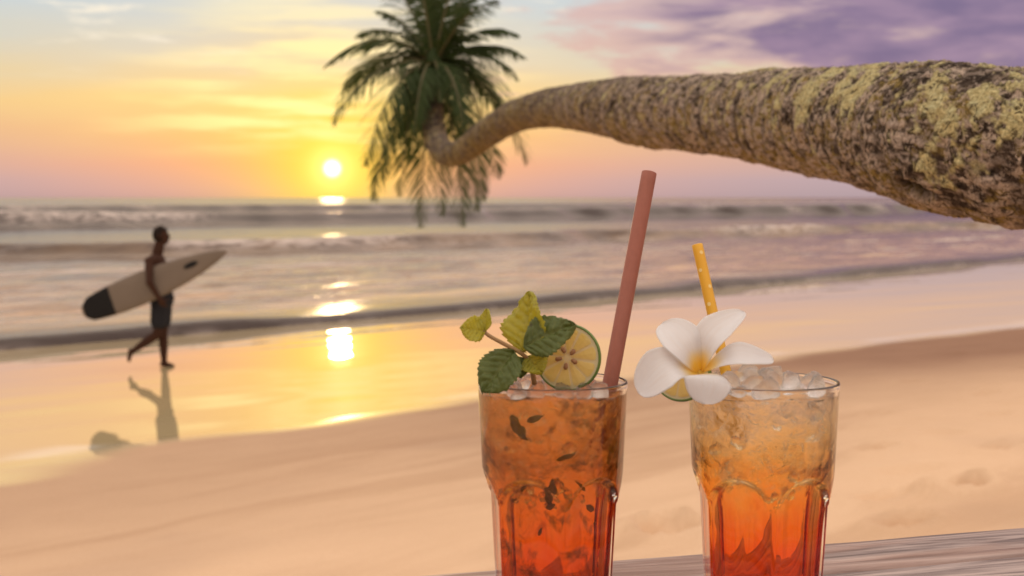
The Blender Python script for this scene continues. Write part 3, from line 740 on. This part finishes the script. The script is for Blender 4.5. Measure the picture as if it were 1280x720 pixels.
w.out(w.bsdf(Base_Color=b, Roughness=.9, Specular_IOR_Level=.08, Normal=w.bump(w.m('ADD', ff, w.m('MULTIPLY', fn, .6)), .7, .003)))
m_frond, w = newmat('palm_frond')
c = w.mix(w.noise(w.obj(), 3, 3), (.018, .034, .010, 1), (.05, .075, .02, 1))
w.out(w.mixs(.22, w.bsdf(Base_Color=c, Roughness=.65, Specular_IOR_Level=.2), w.n('ShaderNodeBsdfTranslucent', Color=(.10, .13, .02, 1)).outputs[0]))
m_rach, w = newmat('palm_rachis')
w.out(w.bsdf(Base_Color=w.mix(w.noise(w.obj(), 8, 3), (.06, .06, .018, 1), (.11, .09, .03, 1)), Roughness=.5))
def palm():
    ctrl = [np.array([*px(x, y, d), wd*d/F/2]) for x, y, wd, d in TR]
    p0 = ctrl[0][:3]
    s, t = st((2.75, 1.35)); gz = float(beach_z(s, t))
    basep = [np.array([2.75, 1.35, gz-.15, .19]), np.array([2.65, 1.33, gz+.25, .15]), np.array([2.35, 1.28, gz+.72, .115]), np.array([1.8, 1.22, 2.2, .10]), np.array([1.2, 1.38, 2.40, .097])]
    C = catmull(basep+ctrl, 40)
    seg = np.linalg.norm(np.diff(C[:, :3], axis=0), axis=1); al = np.concatenate([[0], np.cumsum(seg)])
    i0 = len(basep)*40                                      # where the trunk enters the picture
    pos = [0.]; 
    while pos[-1] < al[-1]:
        dist = np.interp(pos[-1], al, np.maximum(1.6, C[:, 1])); pos.append(pos[-1]+max(.0028, .0017*dist) if pos[-1] > al[i0]-.45 else pos[-1]+.012)
    pos = np.array(pos[:-1]+[al[-1]])
    Q = np.stack([np.interp(pos, al, C[:, k]) for k in range(4)], -1)
    ks = 9; ker = np.ones(ks)/ks
    for k in range(4): Q[4:-4, k] = np.convolve(Q[:, k], ker, 'valid')
    n = len(Q); nseg = 200
    T = np.gradient(Q[:, :3], axis=0); T /= np.linalg.norm(T, axis=1)[:, None]
    N = np.zeros_like(T); nv_ = np.array([0, 0, 1.])
    nv_ = np.array([-1., 0, .2])
    for i in range(n):
        nv_ = nv_-T[i]*nv_.dot(T[i]); nv_ /= np.linalg.norm(nv_); N[i] = nv_
    B = np.cross(T, N); ph = np.arange(nseg)*2*np.pi/nseg
    R0 = Q[:, 3][:, None]; cs, sn = np.cos(ph)[None], np.sin(ph)[None]
    dirs = N[:, None]*cs[..., None]+B[:, None]*sn[..., None]
    X0 = Q[:, None, :3]+dirs*R0[..., None]
    x, y, z = X0[..., 0], X0[..., 1], X0[..., 2]; Lp = pos[:, None]+0*ph[None]
    ux, uy = np.cos(ph)[None]*2+0*Lp, np.sin(ph)[None]*2+0*Lp
    rings = np.sin((Lp+.022*fbm(ux*.8, uy*.8, Lp*3, 3))*2*np.pi/.085)
    lump = fbm(x*5, y*5, z*5, 3)
    bark = fbm(x*24, y*24, z*24, 4, .6)
    cell = fbm(ux*6, uy*6, Lp*34, 5, .75)
    sc = R0/.09
    disp = .0026*rings+0.0045*lump+.0020*bark+.0013*fbm(x*70, y*70, z*70, 3, .65)
    nearm = sst(-Lp+al[-1], al[-1]-al[i0]-3.2, al[-1]-al[i0]-.1)        # 1 towards the foot
    upn = dirs[..., 2]
    lich = sst(fbm(x*12+4, y*12, z*12, 6, .78)+.25*upn*nearm-1.25+.85*nearm**2*sst(upn, -.45, .4), .05, .14)
    toc = np.array([0, 0, H])-X0; facing = np.sum(dirs*toc, -1) > 0
    nrmd = -toc/np.linalg.norm(toc, axis=-1)[..., None]
    def surf(ax_, ay_):                                      # the spot of the bark seen along this direction
        rv = np.array(ray(ax_, ay_).normalized()); c_ = np.where(facing, nrmd@rv, -1); return X0.reshape(-1, 3)[np.argmax(c_)]
    for (bx, by, bd, br) in ((1195, 168, 1.80, .062), (1235, 125, 1.72, .05), (1160, 135, 1.9, .05), (1210, 205, 1.78, .03), (1070, 120, 2.2, .05), (1120, 175, 2.0, .035), (1010, 130, 2.55, .05), (1265, 160, 1.70, .03)):
        dq = np.linalg.norm(X0-surf(bx, by), axis=-1)/(br*.72)
        lich = np.maximum(lich, sst(.75-dq+.95*fbm(x*24+bx, y*24, z*24, 5, .7), .0, .16))
    lich = np.maximum(lich*(.5+.5*nearm), .9*sst(fbm(x*34, y*34, z*34, 3), .72, .9)*sst(upn, -.9, .3))
    pale = sst(cell+.35*fbm(x*9, y*9, z*9, 2), .12, .34)*(1-lich)
    old = .35+.65*sst(-Lp, -al[i0]-6.0, -al[i0]-.6); pale = pale*old
    moss_bounce = sst(fbm(x*26+7, y*26, z*26, 5, .7)-.55*upn, .0, .4)  # moss patches plus ochre on the underside, painting in warm sand bounce
    disp = disp+lich*(.0022+.0020*fbm(x*110, y*110, z*110, 2))+pale*.0012
    hp = surf(1141, 238); dd = (X0-hp); tt = T[np.argmin(np.linalg.norm(Q[:, :3]-hp, axis=1))]
    along = dd@tt; per = np.linalg.norm(dd-along[..., None]*tt, axis=-1)
    hole = 1-sst((along/.038)**2+(per/.019)**2+.35*fbm(x*60, y*60, z*60, 2), .5, 1.1)
    disp = disp-.02*hole
    X = X0+dirs*(disp*np.clip(sc, .6, 1.1))[..., None]
    root = empty('palm_tree', (2.75, 1.35, gz))
    tag(root, 'leaning coconut palm with lichen crusted trunk reaching over the beach', 'palm tree')
    o = grid_mesh('trunk', X, m_bark, None, {'lichen': lich*(1-hole), 'pale': pale, 'moss_bounce': moss_bounce, 'hole': hole, 'old': old, 'ring': sst(-rings, .55, .95)}, wrap=True); adopt(o, root)
    top = Vector(Q[-1, :3])
    v, f = tube([top-Vector((0, 0, .12)), top+Vector((0, 0, .05)), top+Vector((0, -.01, .16)), top+Vector((0, -.02, .26))], [.085, .10, .07, .02], 16)
    adopt(mesh('crown_shaft', v, f, m_frond), root)
    org = top+Vector((0, 0, .12)); D = 11.9
    fr = [  # tip px, depth offset, lift of the arch in m, start height
        (405, 84, -.2, .50), (416, 156, -.5, .42), (458, 208, -.7, .38), (468, 252, -.5, .42), (500, 246, -.2, .45), (527, 286, .3, .35), (552, 270, .6, .4), (578, 284, .1, .3),
        (604, 252, -.2, .36), (624, 224, .3, .42), (660, 205, .6, .5), (648, 100, .3, .42), (648, 44, .2, .34), (600, -30, .3, .2), (552, -60, .5, .1), (520, -45, -.2, .15),
        (470, 14, .1, .25), (446, 46, .5, .36), (488, -30, .4, .15), (575, -50, -.1, .15), (622, 0, -.3, .28), (430, 110, .8, .45), (640, 150, 1.0, .5), (512, 205, .7, .45),
        (595, 265, .7, .45), (425, 118, .3, .4), (655, 72, .5, .3), (640, 165, .4, .4), (480, 225, .3, .4), (550, 128, -.5, .3), (518, 168, -.6, .35), (580, 160, -.5, .35)]
    for i, (x, y, dz, lift) in enumerate(fr):
        tip = px(x, y, D+dz); rr = np.random.default_rng(i+50)
        hv = tip-org; out = Vector((hv.x, hv.y, max(0, hv.z)))
        c1 = org+hv*.30+Vector((0, 0, lift*.62)); c2 = org+hv*.70+Vector((0, 0, lift*.55))
        if hv.z < -.5: c1 = org+Vector((hv.x*.42, hv.y*.5, hv.z*.16+lift*.45)); c2 = org+Vector((hv.x*.86, hv.y*.9, hv.z*.56+lift*.2))
        n_ = 40; pts = []
        for k in range(n_+1):
            t = k/n_; pts.append(org*(1-t)**3+c1*3*t*(1-t)**2+c2*3*t*t*(1-t)+tip*t**3)
        V, Fc = tube(pts, [.017*(1-.88*k/n_) for k in range(n_+1)], 6)
        Lf = sum((pts[k+1]-pts[k]).length for k in range(n_))
        V = list(V)
        for k in range(4, 50):
            t = k/50; a = t*n_; i0_ = int(a); p = pts[i0_].lerp(pts[min(i0_+1, n_)], a-i0_); tg = (pts[min(i0_+1, n_)]-pts[max(i0_-1, 0)]).normalized()
            side = tg.cross(Vector((0, 0, 1)));
            if side.length < .3: side = (side+Vector((.8*(1 if x < 545 else -1), .4, 0)))
            side = (side-tg*side.dot(tg)).normalized(); upv = side.cross(tg)
            ll = Lf*.33*math.sin(math.pi*min(1, .14+.86*t))**.6*(1-.25*t)*rr.uniform(.75, 1.1)
            for sg in (-1, 1):
                if rr.uniform() < .06: continue
                dr = (side*sg*(.8+.2*rr.uniform())+tg*(.55+.6*t)+upv*rr.uniform(-.15, .35)).normalized()
                wd = .014*rr.uniform(.8, 1.2); q = [p]; g = 0.
                for j in range(1, 5):
                    u = j/4; dr2 = (dr+Vector((0, 0, -1))*(.15+.75*u*u)*rr.uniform(.75, 1.2)).normalized(); q.append(q[-1]+dr2*ll/4)
                nb = len(V); wv = tg*(1 if sg > 0 else -1)
                for j, pp in enumerate(q):
                    h_ = wd*(.55, 1., .95, .65, .05)[j]; V += [pp+wv*h_, pp-wv*h_*.6+Vector((0, 0, -h_*.5))]
                for j in range(4): Fc.append((nb+2*j, nb+2*j+1, nb+2*j+3, nb+2*j+2))
        me_o = mesh('frond', V, Fc, m_frond, None, True); me_o.data.materials.append(m_rach)
        npol = n_*6
        mi = [1]*npol+[0]*(len(me_o.data.polygons)-npol); mi[npol] = 1; mi[npol+1] = 1
        me_o.data.polygons.foreach_set('material_index', mi); adopt(me_o, root)
palm()

# ------------------------------------------------------------------ surfer with board
m_skin, w = newmat('skin')
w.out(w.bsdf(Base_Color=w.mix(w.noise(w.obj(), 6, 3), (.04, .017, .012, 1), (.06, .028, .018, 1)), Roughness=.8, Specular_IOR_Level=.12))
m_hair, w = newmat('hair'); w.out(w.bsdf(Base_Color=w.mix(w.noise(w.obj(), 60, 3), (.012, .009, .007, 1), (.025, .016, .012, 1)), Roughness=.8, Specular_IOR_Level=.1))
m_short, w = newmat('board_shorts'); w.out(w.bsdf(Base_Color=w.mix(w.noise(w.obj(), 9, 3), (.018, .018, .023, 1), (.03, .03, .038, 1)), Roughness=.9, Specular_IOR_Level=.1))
m_board, w = newmat('board_deck'); w.out(w.bsdf(Base_Color=w.mix(w.noise(w.obj(), 3, 3), (.14, .105, .08, 1), (.19, .145, .115, 1)), Roughness=.6, Specular_IOR_Level=.2))
m_pad, w = newmat('traction_pad'); w.out(w.bsdf(Base_Color=w.mix(w.noise(w.obj(), 40, 3), (.012, .011, .011, 1), (.022, .02, .02, 1)), Roughness=.9, Specular_IOR_Level=.1))
def surfer():
    foot = hit(205, 459); D = foot.y; K = D/F                   # metres per pixel at the surfer
    print('SURFER', tuple(foot), 'height', 176*K)
    root = empty('person', foot); s, t = st(foot)
    tag(root, 'person in dark shorts walking on wet sand with a board under one arm', 'person')
    def P(x, y, dy=0.): return Vector(((x-205)*K, dy, (459-y)*K))
    parts = []
    def cap(a, b, ra, rb, n=8): parts.append(tube([a.lerp(b, i/n) for i in range(n+1)], [ra+(rb-ra)*i/n for i in range(n+1)], 14)); ball(a, ra); ball(b, rb)
    def ball(c, r, sc=(1, 1, 1)):
        bm = bmesh.new(); bmesh.ops.create_icosphere(bm, subdivisions=2, radius=1)
        parts.append(([c+Vector((v.co.x*r*sc[0], v.co.y*r*sc[1], v.co.z*r*sc[2])) for v in bm.verts], [tuple(v.index for v in f.verts) for f in bm.faces])); bm.free()
    hip = P(203.5, 373); chest = P(197, 333, .02); neck = P(199, 314, .02)
    ball(hip, .15, (.85, 1.05, .75)); cap(hip+Vector((0, 0, .02)), P(200, 352, .01), .125, .12); cap(P(200, 352, .01), chest, .12, .145)
    ball(chest, .16, (.85, 1.15, .95)); ball(P(196.5, 324, .02), .13, (.85, 1.45, .6))
    cap(neck, P(202, 302, .02), .07, .058)
    hd = P(203.5, 294, .02)
    ball(hd+Vector((0, 0, .01)), .090, (.98, .80, 1.08)); ball(hd+Vector((.035, 0, -.05)), .062, (1, .85, 1.)); ball(hd+Vector((.1, 0, -.012)), .018, (1, .7, 1.3)); ball(hd+Vector((.088, 0, -.052)), .015, (.8, 1.6, .5))
    ball(hd+Vector((.085, -.03, .015)), .014); ball(hd+Vector((.085, .03, .015)), .014)
    for sg in (-1, 1): ball(hd+Vector((-.005, sg*.082, -.005)), .026, (.8, .4, 1.2))
    # supporting leg (far side) and trailing leg (near side)
    cap(P(204, 376, .07), P(203, 417, .05), .085, .058); cap(P(203, 417, .05), P(203.5, 430, .05), .056, .058); cap(P(203.5, 430, .05), P(204, 453, .05), .058, .036)
    cap(P(202.5, 455.5, .05), P(212, 457, .05), .036, .028); ball(P(214, 457.4, .05), .03, (1.2, 1.3, .55)); ball(P(201.5, 456, .05), .032)
    cap(P(203, 376, -.08), P(200, 416, -.07), .088, .06); cap(P(200, 416, -.07), P(188, 424, -.07), .058, .058); cap(P(188, 424, -.07), P(168, 438, -.07), .058, .035)
    cap(P(166, 439, -.07), P(163, 447, -.07), .034, .026); ball(P(163.5, 449, -.07), .03, (.7, 1.2, .8)); ball(P(165, 437.5, -.07), .032)
    for sg, (yy, cx_, cz_) in ((1, (.05, 216, 457.8)), (-1, (-.07, 164, 450.5))):
        for q in range(5): ball(P(cx_, cz_, yy+(-.036+.018*q)), .012-.0008*q, (1.6, 1, .9))
    # near arm clasping the board, far arm hidden by the trunk
    sh = P(193, 325, -.17); elb = P(197, 350, -.33); wr = P(207, 368, -.31)
    ball(sh, .062); cap(chest+Vector((-.02, -.08, .07)), sh, .07, .062); cap(sh, elb, .052, .042); cap(elb, wr, .043, .028)
    palm_ = P(210.5, 373.5, -.29); cap(wr, palm_, .028, .034); ball(palm_, .036, (1.1, .5, 1.1))
    for q, (dx, ln) in enumerate(((-.03, .062), (-.01, .075), (.012, .08), (.032, .07))):
        a = palm_+Vector((dx+.008, -.005, -.022)); b_ = a+Vector((.012, .012, -ln*.45)); c_ = b_+Vector((.004, .055, -ln*.12)); cap(a, b_, .0115, .0105, 3); cap(b_, c_, .0105, .0085, 3)
    a = palm_+Vector((.03, -.012, .012)); b_ = a+Vector((.038, .004, .008)); cap(a, b_, .013, .011, 3); cap(b_, b_+Vector((.026, .006, -.006)), .011, .009, 3)
    s2 = P(195.5, 325, .20); e2 = P(191, 351, .25); w2 = P(199, 374, .22); ball(s2, .06); cap(chest+Vector((-.02, .08, .07)), s2, .07, .06); cap(s2, e2, .05, .042); cap(e2, w2, .042, .028); cap(w2, P(202, 381, .2), .03, .028)
    for q in range(4): cap(P(202, 381, .17+.02*q), P(205, 388-abs(q-1.5), .175+.02*q), .011, .009, 3)
    cap(P(203, 378, .18), P(207, 382, .165), .012, .01, 3)
    V, Fc = [], []
    for v, f in parts: nb = len(V); V += v; Fc += [tuple(nb+i for i in q) for q in f]
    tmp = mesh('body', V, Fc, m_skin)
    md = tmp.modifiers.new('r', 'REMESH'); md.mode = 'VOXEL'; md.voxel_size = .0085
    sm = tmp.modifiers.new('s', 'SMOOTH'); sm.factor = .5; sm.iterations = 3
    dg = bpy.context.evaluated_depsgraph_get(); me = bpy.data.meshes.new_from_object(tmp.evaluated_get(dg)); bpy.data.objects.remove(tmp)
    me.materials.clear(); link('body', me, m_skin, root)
    # hair: cap over skull and nape
    bm = bmesh.new(); bmesh.ops.create_icosphere(bm, subdivisions=4, radius=1)
    bmesh.ops.delete(bm, geom=[v for v in bm.verts if v.co.x > .35 and v.co.z < .45 or v.co.z < -.75], context='VERTS')
    for v in bm.verts:
        k = 1+.13*float(vn(v.co.x*7, v.co.y*9, v.co.z*5)); v.co = hd+Vector((-.006+v.co.x*.098*k, v.co.y*.082*k, .014+v.co.z*.106*k))
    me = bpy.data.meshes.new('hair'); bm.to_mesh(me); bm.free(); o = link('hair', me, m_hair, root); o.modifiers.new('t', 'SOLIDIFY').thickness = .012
    # shorts: waist tube and two legs, fused
    parts.clear()
    cap(P(201.5, 359, 0), hip, .135, .155); ball(hip, .165, (.88, 1.12, .8))
    cap(P(204, 377, .07), P(203.5, 402, .055), .108, .098); cap(P(203, 377, -.08), P(201, 402, -.075), .11, .1)
    V, Fc = [], []
    for v, f in parts: nb = len(V); V += v; Fc += [tuple(nb+i for i in q) for q in f]
    tmp = mesh('shorts', V, Fc, m_short); md = tmp.modifiers.new('r', 'REMESH'); md.mode = 'VOXEL'; md.voxel_size = .012
    sm = tmp.modifiers.new('s', 'SMOOTH'); sm.iterations = 4
    dg = bpy.context.evaluated_depsgraph_get(); me = bpy.data.meshes.new_from_object(tmp.evaluated_get(dg)); bpy.data.objects.remove(tmp)
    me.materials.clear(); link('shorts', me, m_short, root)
    # surfboard
    a, b_ = P(112, 388, -.22)+foot, P(293, 313, -.24)+foot
    L = (b_-a).length; br = empty('surfboard', (a+b_)/2); tag(br, 'pale surfboard with black tail pad carried under the arm', 'surfboard')
    X = (b_-a).normalized(); Zv = Vector((.05, -1, .30)); Zv = (Zv-X*Zv.dot(X)).normalized(); Yv = Zv.cross(X)
    br.rotation_mode = 'QUATERNION'; br.rotation_quaternion = Matrix((X, Yv, Zv)).transposed().to_quaternion()
    nu, nv2 = 90, 28
    us = np.linspace(0, 1, nu)
    def half(u): return .205*np.clip(np.sin(np.pi*(.12+.88*u)**.86), 0, 1)**.62*(.25+.75*sst(u, -.03, .06))
    def deckz(u): return .05*(u-.45)**2*2.2+.02*sst(u, .7, 1)
    rings = []
    for u in us:
        hw = max(.004, float(half(u))*(1 if u < .999 else .05)); th = .034*max(.15, math.sin(math.pi*min(.97, max(.06, u)))**.45)
        rings.append([(-L/2+L*u, hw*math.copysign(abs(math.cos(q))**.7, math.cos(q)), float(deckz(u))+th*math.copysign(abs(math.sin(q))**.9, math.sin(q))) for q in np.arange(nv2)*2*math.pi/nv2])
    V = [p for r_ in rings for p in r_]; Fc = [(i*nv2+k, i*nv2+(k+1) % nv2, (i+1)*nv2+(k+1) % nv2, (i+1)*nv2+k) for i in range(nu-1) for k in range(nv2)]
    Fc += [tuple(range(nv2))[::-1], tuple((nu-1)*nv2+k for k in range(nv2))]
    mesh('deck', V, Fc, m_board, br)
    def patch(name, u0, u1, frac, mat, yo=0., ell=False):
        n1, n2 = 24, 15; A = np.zeros((n1, n2, 3))
        for i in range(n1):
            u = u0+(u1-u0)*i/(n1-1); th = .034*max(.15, math.sin(math.pi*min(.97, max(.06, u)))**.45)
            w_ = frac*float(half(u)) if not ell else frac*math.sqrt(max(0, 1-(2*i/(n1-1)-1)**2))
            for j in range(n2):
                q = -1+2*j/(n2-1); yv = yo+w_*q; c_ = min(.999, abs(yv)/max(.004, float(half(u)))); sn_ = math.sqrt(max(0, 1-c_**(2/.7)))
                A[i, j] = (-L/2+L*u, yv, float(deckz(u))+th*sn_**.9+.004)
        o = grid_mesh(name, A, mat, br); o.modifiers.new('t', 'SOLIDIFY').thickness = .005
    patch('tail_pad', .012, .2, .96, m_pad)
    patch('logo', .70, .80, .035, m_pad, .02, True)
    for yy in (-.1, 0, .1):                                      # fins on the underside
        v, f = [], []
        prof = [(0, 0), (.11, 0), (.05, -.06), (-.015, -.115), (-.03, -.11), (-.015, -.05)]
        for sg in (-.003, .003): v += [(-L/2+.16+(0 if yy == 0 else .12)+x_, yy+sg, -.005+z_) for x_, z_ in prof]
        f = [tuple(range(6))[::-1], tuple(range(6, 12))]+[(k, (k+1) % 6, 6+(k+1) % 6, 6+k) for k in range(6)]
        mesh('fin', v, f, m_pad, br, False)
surfer()
